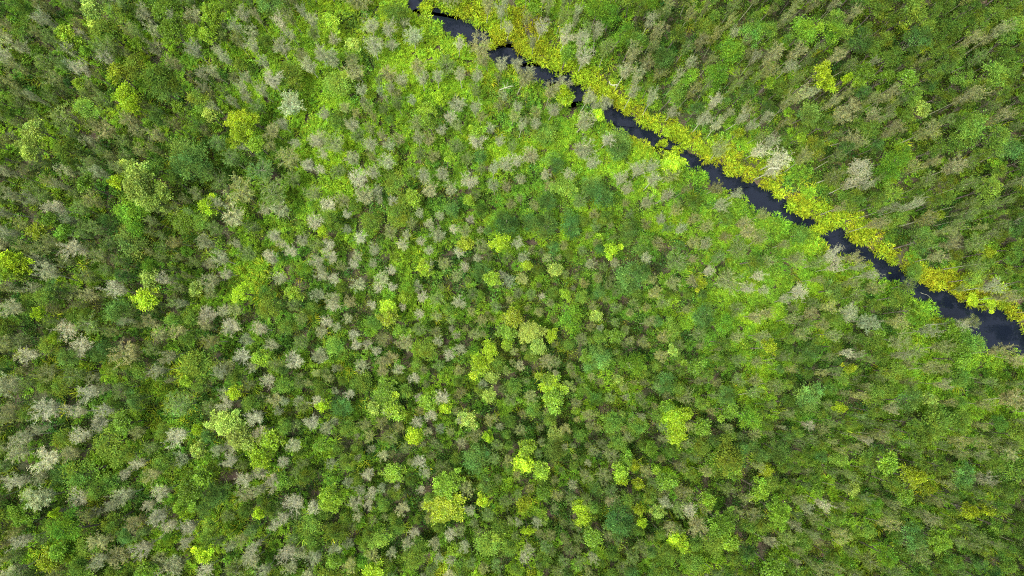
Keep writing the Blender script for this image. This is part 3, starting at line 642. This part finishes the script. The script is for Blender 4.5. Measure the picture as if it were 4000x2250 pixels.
def undergrowth():
    X, Y, u, v = area_points(9.0)
    Z = zone(u, v)
    fern, dark, brown, sedge = Z[:, 9], Z[:, 10], Z[:, 11], Z[:, 12]
    for a, b, c in CLEARINGS[:8]:
        m_ = np.exp(-((u - a) ** 2 + (v - b) ** 2) / (c * 1.1) ** 2)
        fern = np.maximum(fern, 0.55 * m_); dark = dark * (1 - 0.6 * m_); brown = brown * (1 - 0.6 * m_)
    dr, dl = dist_line(RBW, X, Y), dist_line(LBW, X, Y)
    right = dr < dl
    n1, n2, n3 = noise(X, Y, 1.6, 0), noise(X, Y, 0.7, 1), noise(X, Y, 3.5, 2)
    R = rng.random(len(X))
    bandw = 2.3 + 0.7 * n3 + 0.5 * n1
    bandw = np.where(u < 1950, bandw + 0.8, bandw)
    inband = right & (dr < bandw)
    edge = np.where(inband, np.clip(1.3 - dr / bandw, 0.45, 1), 0)
    lbw = 1.2 + 0.5 * n1 + 1.2 * np.exp(-((u - 1700) / 200) ** 2) + 0.9 * (u > 2640)
    inl = (~right) & (dl < lbw)
    gz = np.full(len(X), 0.05)
    # --- bank plants
    k = (inband & (dr > 0.29) & (R < 0.75 * edge + 0.25)) | (inl & (dl > 0.42) & (R < 0.55))
    q = np.clip(0.5 + 0.35 * n1 + 0.25 * n2, 0, 1)
    gold = lerp((0.31, 0.32, 0.018), (0.25, 0.38, 0.020), q + 0.15)
    limeb = lerp((0.16, 0.34, 0.025), (0.28, 0.37, 0.022), np.clip(0.35 + 0.4 * n1, 0, 1))
    C = np.where(inband[:, None], gold, limeb)
    C = jit(C[k], 0.16, 0.08)
    s = rng.uniform(0.75, 1.2, k.sum())
    bx, by = [], []
    for (pu, pv, pr) in [(1655, 26, 17), (1668, 30, 14), (1922, 168, 11), (2300, 383, 14), (2345, 395, 16), (2590, 560, 12), (2642, 590, 12), (3192, 891, 13), (3212, 899, 11)]:
        m_ = max(6, int(pr * pr / 22)); a_ = rng.uniform(0, 6.28, m_); r_ = pr * np.sqrt(rng.random(m_))     # plants grown right across the water
        x_, y_ = at(pu + r_ * np.cos(a_), pv + r_ * np.sin(a_), 0.3); bx.append(x_); by.append(y_)
    nfull = sum(len(a_) for a_ in bx)
    for (pu, pv, m_) in [(3480, 1068, 2), (3546, 1102, 2), (2802, 703, 2)]:   # sprigs standing in the shallows
        x_, y_ = at(pu + rng.normal(0, 5, m_), pv + rng.normal(0, 5, m_), 0.1); bx.append(x_); by.append(y_)
    bx, by = np.concatenate(bx), np.concatenate(by); nb = len(bx)
    BX, BY = np.concatenate([X[k], bx]), np.concatenate([Y[k], by])
    C = np.concatenate([C, jit(np.tile([[0.29, 0.40, 0.02]], (nb, 1)), 0.16, 0.08)]); s = np.concatenate([s, rng.uniform(0.7, 1.0, nfull), rng.uniform(0.16, 0.26, nb - nfull)])
    scatter('bank_plants', 'yellow-green leafy plants crowding both banks of the stream', 'undergrowth', variants('bank', 6, 10), BX, BY, np.concatenate([gz[k], np.full(nb, -0.1)]), rots(len(BX)), np.column_stack([s, s, s]), C)
    free = ~inband & ~(inl & (dl < 0.9))
    # --- ferns
    pf = np.clip(fern * 0.62 + 0.30 * fern * n1 + 0.20 * n2 * fern, 0, 0.66)
    k = free & (R < pf)
    t = np.clip(0.5 + 0.4 * n1[k] + 0.3 * (fern[k] - 0.6), 0, 1)
    C = lerp((0.11, 0.25, 0.025), (0.225, 0.40, 0.021), t)
    ty = np.exp(-(((u[k] - 1560) / 330) ** 2 + ((v[k] - 80) / 160) ** 2))
    C = C * (1 - 0.5 * ty[:, None]) + np.array([0.30, 0.40, 0.02]) * 0.5 * ty[:, None]
    s = rng.uniform(0.7, 1.15, k.sum())
    scatter('ground_ferns', 'bright lime green ferns covering the open swamp floor', 'undergrowth', variants('fern', 6, 30), X[k], Y[k], gz[k], rots(k.sum()), np.column_stack([s, s, s]), jit(C, 0.15, 0.07))
    # --- low leafy shrubs
    R2 = rng.random(len(X))
    k = free & (R >= pf) & (R2 < 0.30 + 0.12 * n2)
    t = np.clip(0.45 + 0.5 * n1[k] + 0.35 * (fern[k] - 0.3), 0, 1)
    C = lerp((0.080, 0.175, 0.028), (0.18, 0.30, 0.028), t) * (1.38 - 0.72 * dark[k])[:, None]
    s = rng.uniform(0.6, 1.35, k.sum())
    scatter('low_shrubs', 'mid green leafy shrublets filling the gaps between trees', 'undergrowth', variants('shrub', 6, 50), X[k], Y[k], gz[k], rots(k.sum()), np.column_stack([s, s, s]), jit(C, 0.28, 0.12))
    # --- herbs
    k = free & (R >= pf) & (R2 > 0.45) & (R2 < 0.80)
    t = np.clip(0.4 + 0.45 * n2[k] + 0.3 * n3[k] - 0.3 * (dark[k] - 0.6), 0, 1)
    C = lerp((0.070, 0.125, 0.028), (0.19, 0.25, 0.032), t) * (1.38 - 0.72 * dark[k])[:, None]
    s = rng.uniform(0.7, 1.3, k.sum())
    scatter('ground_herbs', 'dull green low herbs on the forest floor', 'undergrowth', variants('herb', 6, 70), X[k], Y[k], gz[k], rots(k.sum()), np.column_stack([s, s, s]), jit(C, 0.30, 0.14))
    # --- sedge tussocks
    k = free & (R >= pf) & (R2 > 0.86) & (R2 < 0.86 + 0.14 * np.clip(sedge * 0.8 + 0.35 * sedge * n1 + 0.1, 0.05, 1))
    for (pu, pv, pr) in [(280, 1440, 75), (675, 1440, 50), (775, 2170, 75), (890, 2015, 70), (210, 1835, 60), (1711, 2232, 60), (985, 1085, 80), (650, 1560, 110)]:
        k |= free & ((u - pu) ** 2 + (v - pv) ** 2 < pr ** 2 * (1 + 0.4 * n2)) & (R2 > 0.66)
    t = np.clip(0.5 + 0.5 * n2[k], 0, 1)
    C = lerp((0.14, 0.23, 0.025), (0.30, 0.38, 0.022), t)
    s = rng.uniform(0.6, 1.1, k.sum())
    scatter('sedge_tussocks', 'yellowish long-bladed sedge tussocks in the clearings', 'undergrowth', variants('sedge', 6, 90), X[k], Y[k], gz[k], rots(k.sum()), np.column_stack([s, s, s]), jit(C, 0.2, 0.05))
    # --- dead litter
    R3 = rng.random(len(X))
    k = free & (R3 < np.clip(0.10 * brown + 0.07 * n1 * brown, 0, 1))
    C = lerp((0.075, 0.055, 0.035), (0.20, 0.155, 0.095), rng.random(k.sum()) ** 1.5)
    s = rng.uniform(0.7, 1.3, k.sum())
    scatter('dead_stalks', 'brown dead stalks and litter on the forest floor', 'undergrowth', variants('litter', 5, 110), X[k], Y[k], gz[k], rots(k.sum()), np.column_stack([s, s, s]), jit(C, 0.25, 0.05))
undergrowth()

# bridges of plants hiding the stream in a few places are part of the bank plants scatter above

# ------------------------------------------------------------------ landmarks: hand-written labels (photo px, label, short phrase)
LAND = [
 (2628,1635,'largest round lime-yellow broadleaf tree, right of centre in the lower half','large round lime tree'),
 (1747,1982,'big olive-gold domed tree at the bottom, left of centre','olive-gold dome'),
 (689,125,'bright lime rounded tree near the top edge, left part','lime tree by the top edge'),
 (953,470,'tall lime-yellow tree with ragged outline in the upper left','ragged lime-yellow tree'),
 (549,715,'pale yellow-green leafy crown against a dark teal tree, left','pale yellow-green crown'),
 (52,1020,'large lime-yellow tree touching the left edge','lime tree at the left edge'),
 (497,1619,'dense round green-lime tree in the lower left clearing','round lime tree of the clearing'),
 (891,1650,'pale lime branching tree in the lower left','pale lime branching tree'),
 (1046,1728,'yellow-lime clumped tree right of the pale lime branching tree','yellow-lime clumped tree'),
 (745,1909,'glossy bright green tree in the lower left quarter','glossy green tree'),
 (2208,383,'single bright lime tree on the near bank of the stream','lime tree by the stream'),
 (3241,326,'bright yellow small tree in the upper right forest','yellow tree of the upper right'),
 (3044,197,'tiny bright yellow tree in the upper right forest','tiny yellow tree'),
 (3489,611,'large emerald green tree on the right above the stream','large emerald tree'),
 (2079,1299,'pale green tree dotted with light flowers just right of centre','flowering pale green tree'),
 (1856,1439,'bright lime-yellow tree below the flowering pale green tree','lime tree below centre'),
 (2141,1521,'bright yellow-lime tree at lower centre','yellow-lime tree at lower centre'),
 (2037,1806,'lime-yellow stepped tree in the lower middle','stepped lime tree'),
 (2628,2106,'bright yellow rounded tree near the bottom, right of middle','yellow tree near the bottom'),
 (2260,1976,'yellow-lime narrow tree near the bottom middle','narrow yellow-lime tree'),
 (2415,1842,'lime tree with narrow upright crown, lower right of centre','upright lime tree'),
 (2816,1780,'green-lime rounded tree in the lower right forest','green-lime rounded tree'),
 (3474,1805,'green-lime domed tree in the lower right quarter','green-lime domed tree'),
 (3557,1873,'golden leafy tree in the lower right quarter','golden leafy tree'),
 (1610,1067,'small bright whitish spiky tree left of centre',None),
 (1541,1050,'brightest white spiky bare tree just left of the image centre','brightest white tree'),
 (1400,699,'large whitish twiggy tree above left of the centre','large whitish tree'),
 (1856,559,'white fan-shaped twiggy tree in the upper middle','white fan-shaped tree'),
 (1062,316,'broad white bushy tree in the upper left fern patch','broad white bushy tree'),
 (3028,627,'large pale tree with spreading limbs beyond the yellow bank','large pale spreading tree'),
 (3355,647,'pale tan tree left of the large emerald tree','pale tan tree'),
 (2462,1081,'wide dark teal feathery tree right of centre','wide dark teal tree'),
 (735,652,'wide dark teal tree behind the pale yellow-green crown','wide teal tree on the left'),
 (2420,2023,'wide blue-green feathery tree near the bottom, right of middle','blue-green tree near the bottom'),
 (290,2096,'broad deep green tree in the bottom left corner','broad deep green tree'),
 (3640,1650,'large deep green tree in the right lower forest','large deep green tree'),
 (2332,47,'bright green bushy tree by the top edge beyond the stream','bright green tree by the top'),
 (1569,1179,'lime-yellow leafy shrub just left of and below the centre','lime shrub left of centre'),
 (582,1180,'lime-yellow bushy tree on the left','lime-yellow bush on the left'),
 (280,1289,'wide white twiggy tree on the left side','wide white twiggy tree'),
 (331,1707,'bright white feathery tree in the lower left','bright white feathery tree'),
 (2410,302,'slim white feathery tree beside the yellow bank','slim white tree by the bank'),
]

KN = {'pale': ('paperbark_tree', 'paperbark trees of the swamp forest'), 'feathery': ('feathery_tree', 'tan and olive feathery trees'),
      'green': ('green_tree', 'green leafy trees'), 'lime': ('broadleaf_tree', 'lime green broadleaf trees')}
LOOK = {('pale','w'):'whitish twiggy tree',('pale',''):'grey feathery tree',('pale','t'):'pale tan feathery tree',('pale','p'):'pinkish grey feathery tree',
        ('tan',''):'tan feathery tree',('olive',''):'olive feathery tree',('green',''):'mid-green leafy tree',('green','e'):'emerald green tree',('green','d'):'dark teal tree',('green','o'):'olive green leafy tree',('teal',''):'dark teal tree',
        ('lime',''):'lime green broadleaf tree',('lime','y'):'yellow-lime broadleaf tree',('lime','g'):'fresh green broadleaf tree',('lime','o'):'olive-gold broadleaf tree',('lime','f'):'pale lime broadleaf tree'}

def plan():
    """choose what becomes an individual; the small remainder becomes the thicket"""
    ind, rest = [], []
    for t in TREES:
        ind.append(t)
    cap = {'pale': 300, 'feathery': 300, 'green': 300, 'lime': 300}
    fam = {'pale': 'pale', 'tan': 'feathery', 'olive': 'feathery', 'green': 'green', 'teal': 'green', 'lime': 'lime'}
    npale = sum(1 for t in TREES if t[3] == 'pale')
    F_ = sorted(FILL, key=lambda t: -t[2])
    cnt = {'pale': 0, 'feathery': 0, 'green': 0, 'lime': 0}
    # pale trees past the cap read as tan feathery ones
    pales = sorted([t for t in TREES if t[3] == 'pale'], key=lambda t: -t[2])
    for t in pales[300:]:
        if t[4] in ('t',):
            t[3], t[4] = 'tan', ''
    for t in TREES:
        cnt[fam[t[3]]] += 1
    for t in F_:
        inview = -40 < t[0] < 4040 and -40 < t[1] < 2290
        f = fam[t[3]]
        if inview and cnt[f] < cap[f]:
            cnt[f] += 1; t[4] = ''
            ind.append(t)
        else:
            rest.append(t)
    return ind, rest, fam
IND, REST, FAM = plan()

def in_water(x, y, u=None, v=None):
    if abs(v - (u - 1600) * 0.56) > 480:
        return False
    xx, yy = np.array([float(x)]), np.array([float(y)])
    return bool(inside(STREAM, xx, yy)[0] or min(dist_line(RBW, xx, yy)[0], dist_line(LBW, xx, yy)[0]) < 0.25)

def tree_size(t):
    z = zone(t[0], t[1])[0]
    g = np.random.default_rng(int(t[0] * 7 + t[1] * 13) & 0xffffff)
    h = z[8] * g.uniform(0.74, 1.2)
    if t[3] == 'lime':
        h *= 1.02 + 0.004 * max(0, t[2] - 35)
    if t[3] in ('green', 'teal'):
        h *= 0.98 + 0.003 * max(0, t[2] - 35)
    if t[3] in ('tan', 'olive'):
        h *= 0.92
    cz = h * (0.80 if t[3] in ('lime',) else 0.74)
    r = t[2] * (CAM_H - cz) / FPX * {'pale': 0.82, 'tan': 0.84, 'olive': 0.86, 'lime': 1.04}.get(t[3], 0.96)
    x, y = at(t[0], t[1], cz)
    for _ in range(8):                       # roots stay on the bank: lower the tree until its foot is ashore
        if not in_water(x, y, t[0], t[1]):
            break
        h *= 0.86; cz *= 0.86
        x, y = at(t[0], t[1], cz)
    return float(x), float(y), h, r, g

def labels():
    P = np.array([(t[0], t[1]) for t in IND])
    lab = [None] * len(IND)
    anchors = []
    used = set()
    for (a, b, text, short) in LAND:
        o = np.argsort((P[:, 0] - a) ** 2 + (P[:, 1] - b) ** 2)
        for j in o[:6]:
            if j not in used and (('white' not in text) or IND[j][3] == 'pale') and (('lime' not in text and 'yellow' not in text and 'gold' not in text) or IND[j][3] == 'lime' or 'wide' in text):
                break
        used.add(j); lab[j] = text
        if short:
            anchors.append((P[j], short))
    A = np.array([a[0] for a in anchors])
    DIR = ['right of', 'above right of', 'above', 'above left of', 'left of', 'below left of', 'below', 'below right of']
    ORD = ['nearest', 'second', 'third', 'fourth', 'fifth', 'sixth', 'seventh', 'eighth', 'ninth', 'tenth', 'eleventh', 'twelfth', 'thirteenth', 'fourteenth', 'fifteenth']
    looks = [LOOK[(t[3], t[4] if (t[3], t[4]) in LOOK else '')] for t in IND]
    # rank of every tree around every anchor within its look and direction
    D = np.hypot(P[:, None, 0] - A[None, :, 0], P[:, None, 1] - A[None, :, 1])
    SEC = (np.round(np.arctan2(-(P[:, None, 1] - A[None, :, 1]), P[:, None, 0] - A[None, :, 0]) / (math.pi / 4)).astype(int)) % 8
    rank = np.zeros(D.shape, int)
    for j in range(len(A)):
        groups = {}
        for i in np.argsort(D[:, j]):
            if D[i, j] < 1: continue
            key = (looks[i], SEC[i, j]); rank[i, j] = groups.get(key, 0); groups[key] = rank[i, j] + 1
    for i in range(len(IND)):
        if lab[i]:
            continue
        c = D[i] + 60 * rank[i]
        j = int(np.argmin(c))
        k = rank[i, j]
        o_ = ORD[k] if k < len(ORD) else 'outermost'
        lab[i] = f'{looks[i]}, {o_} such {DIR[SEC[i, j]]} the {anchors[j][1]}'
    return lab
LAB = labels()

def place_trees():
    for i, t in enumerate(IND):
        u, v, rp, kind, L = t
        key = (kind, L) if (kind, L) in CLR else (kind, '')
        x, y, h, r, g = tree_size(t)
        if kind == 'pale':
            pk = 'white' if L == 'w' else ('tan' if L == 't' else 'pale')
        elif kind == 'lime':
            pk = 'limebig' if r > 1.0 else 'lime'
        elif kind == 'green':
            pk = 'teal' if L == 'd' else 'green'
        else:
            pk = kind
        ms, (R0, H0) = PROTO[pk][int(g.integers(len(PROTO[pk])))]
        nm, grp = KN[FAM[kind]]
        root = bpy.data.objects.new(nm, None)
        root.empty_display_size = 0.3
        root.location = (x, y, 0.0)
        root.rotation_euler = (g.normal(0, 0.035), g.normal(0, 0.035), g.uniform(0, 6.28))
        root.scale = (r / R0 * g.uniform(0.92, 1.1), r / R0 * g.uniform(0.92, 1.1), h / H0)
        root['label'] = LAB[i]; root['category'] = 'tree'; root['group'] = grp
        COL.objects.link(root)
        c = np.array(CLR[key]) * tints(g, 1, 0.20 if kind == 'green' else 0.14, {'lime': 0.035, 'pale': 0.03, 'tan': 0.06, 'olive': 0.06}.get(kind, 0.08))[0]
        for pn, me in zip(('trunk', 'limbs', 'crown'), ms):
            o = bpy.data.objects.new(pn, me); COL.objects.link(o); o.parent = root
            if pn == 'crown':
                o.color = (*np.clip(c, 0, 1), 1)
place_trees()

# ------------------------------------------------------------------ dead wood
def dead_wood():
    g = np.random.default_rng(99)
    def build(name, paths, label, cat):
        v, f = tube_arrays(paths, 6)
        o = bpy.data.objects.new(name, make_mesh(name, v, f, mats=[M_BARKW])); COL.objects.link(o)
        o['label'] = label; o['category'] = cat
    def branchy(px, z0, z1, r0, side, n=6, spread=0.5):
        u, v = np.array(px, float).T
        z = np.linspace(z0, z1, len(u)); x, y = at(u, v, z)
        main = np.stack([x, y, z], -1)
        paths = [(main, np.linspace(r0, r0 * 0.35, len(u)))]
        for i in range(n):
            t = g.uniform(0.35, 0.95) * (len(u) - 1); k = int(t); b = main[k] + (main[k + 1] - main[k]) * (t - k)
            d = unit(main[-1] - main[0]) + g.normal(0, spread, 3); d[2] = abs(d[2]) * side
            d = unit(d) * g.uniform(0.25, 0.6)
            paths.append((np.stack([b, b + d * 0.5 + g.normal(0, 0.03, 3), b + d]), np.array([r0 * 0.45, r0 * 0.3, r0 * 0.12])))
        return paths
    build('driftwood_branch', branchy([(3596,1143),(3604,1147),(3612,1149),(3620,1151),(3627,1156),(3631,1163)], -0.10, -0.04, 0.016, 0.1, 1), 'curved pale branch lying in the dark water by the lower bank', 'branch')
    build('bare_branch', branchy([(1952,238),(1958,232),(1966,228),(1975,226),(1984,222)], 0.1, 0.7, 0.016, 1, 10, 0.8), 'bare grey branch reaching over the stream near the top', 'branch')
    build('fallen_log', branchy([(1952,352),(1966,345),(1980,341),(1996,338)], 1.6, 1.9, 0.045, 1, 7), 'whitish fallen trunk caught in shrubs left of the stream', 'dead wood')
    build('dead_snag', branchy([(3000,662),(3010,657),(3024,655),(3040,657)], 4.6, 4.9, 0.05, 1, 6), 'bright bare limb in the large pale tree beyond the bank', 'dead wood')
    build('leaning_dead_tree', branchy([(136,2196),(110,2206),(85,2217),(62,2228)], 0.6, 4.2, 0.05, 1, 8), 'slender pale leaning dead trunk in the bottom left corner', 'dead wood')
    build('leaning_snag', branchy([(140,950),(110,943),(75,934),(42,926)], 0.5, 4.0, 0.045, 1, 5), 'thin pale dead trunk leaning toward the left edge', 'dead wood')
    build('broken_snag', branchy([(2380,318),(2384,330),(2396,334),(2412,328)], 2.2, 3.0, 0.05, 1, 5), 'curved grey broken trunk above the yellow bank', 'dead wood')
dead_wood()

# ------------------------------------------------------------------ the uncounted rest of the small trees
def merge_proto(ms):
    V, F, T, MI, off = [], [], [], [], 0
    for k, me in enumerate(ms):
        n = len(me.vertices); v = np.empty(n * 3, np.float32); me.vertices.foreach_get('co', v); v = v.reshape(-1, 3)
        f = np.empty(len(me.loops), np.int32); me.loops.foreach_get('vertex_index', f); f = f.reshape(-1, 4)
        t = np.ones((n, 3), np.float32)
        if 'tint' in me.attributes:
            tt = np.empty(n * 4, np.float32); me.attributes['tint'].data.foreach_get('color', tt); t = tt.reshape(-1, 4)[:, :3]
        V.append(v); F.append(f + off); T.append(t); MI.append(np.full(len(f), 1 if k < 2 else 0)); off += n
    return make_mesh('sapling', np.concatenate(V), np.concatenate(F), np.concatenate(T), [M_LEAFI, ms[0].materials[0]], np.concatenate(MI))

def thicket():
    fams = {'feathery': ['pale', 'tan', 'olive'], 'leafy': ['green', 'teal', 'lime']}
    for fam, kinds in fams.items():
        protos = {'feathery': PROTO['tan'][:4] + PROTO['olive'][:3], 'leafy': PROTO['green'][:5]}[fam]
        R0, H0 = protos[0][1]
        sel = [t for t in REST if t[3] in kinds]
        if not sel:
            continue
        X, Y, S, C = [], [], [], []
        for t in sel:
            x, y, h, r, g = tree_size(t)
            X.append(x); Y.append(y); S.append((r / R0, r / R0, h / H0))
            C.append(np.array(CLR[(t[3], '')]) * tints(g, 1, 0.18, 0.06)[0])
        n = len(X)
        lab = {'feathery': 'thicket of small tan and olive saplings between the larger trees', 'leafy': 'thicket of small green leafy saplings between the larger trees'}[fam]
        scatter({'feathery': 'feathery_thicket', 'leafy': 'leafy_thicket'}[fam], lab, 'thicket', [merge_proto(p[0]) for p in protos],
                np.array(X), np.array(Y), np.zeros(n), rots(n, 0.04), np.array(S), np.clip(np.array(C), 0, 1))
thicket()
print('individual trees', len(IND), 'thicket', len(REST), {k: sum(1 for t in IND if FAM[t[3]] == k) for k in KN})
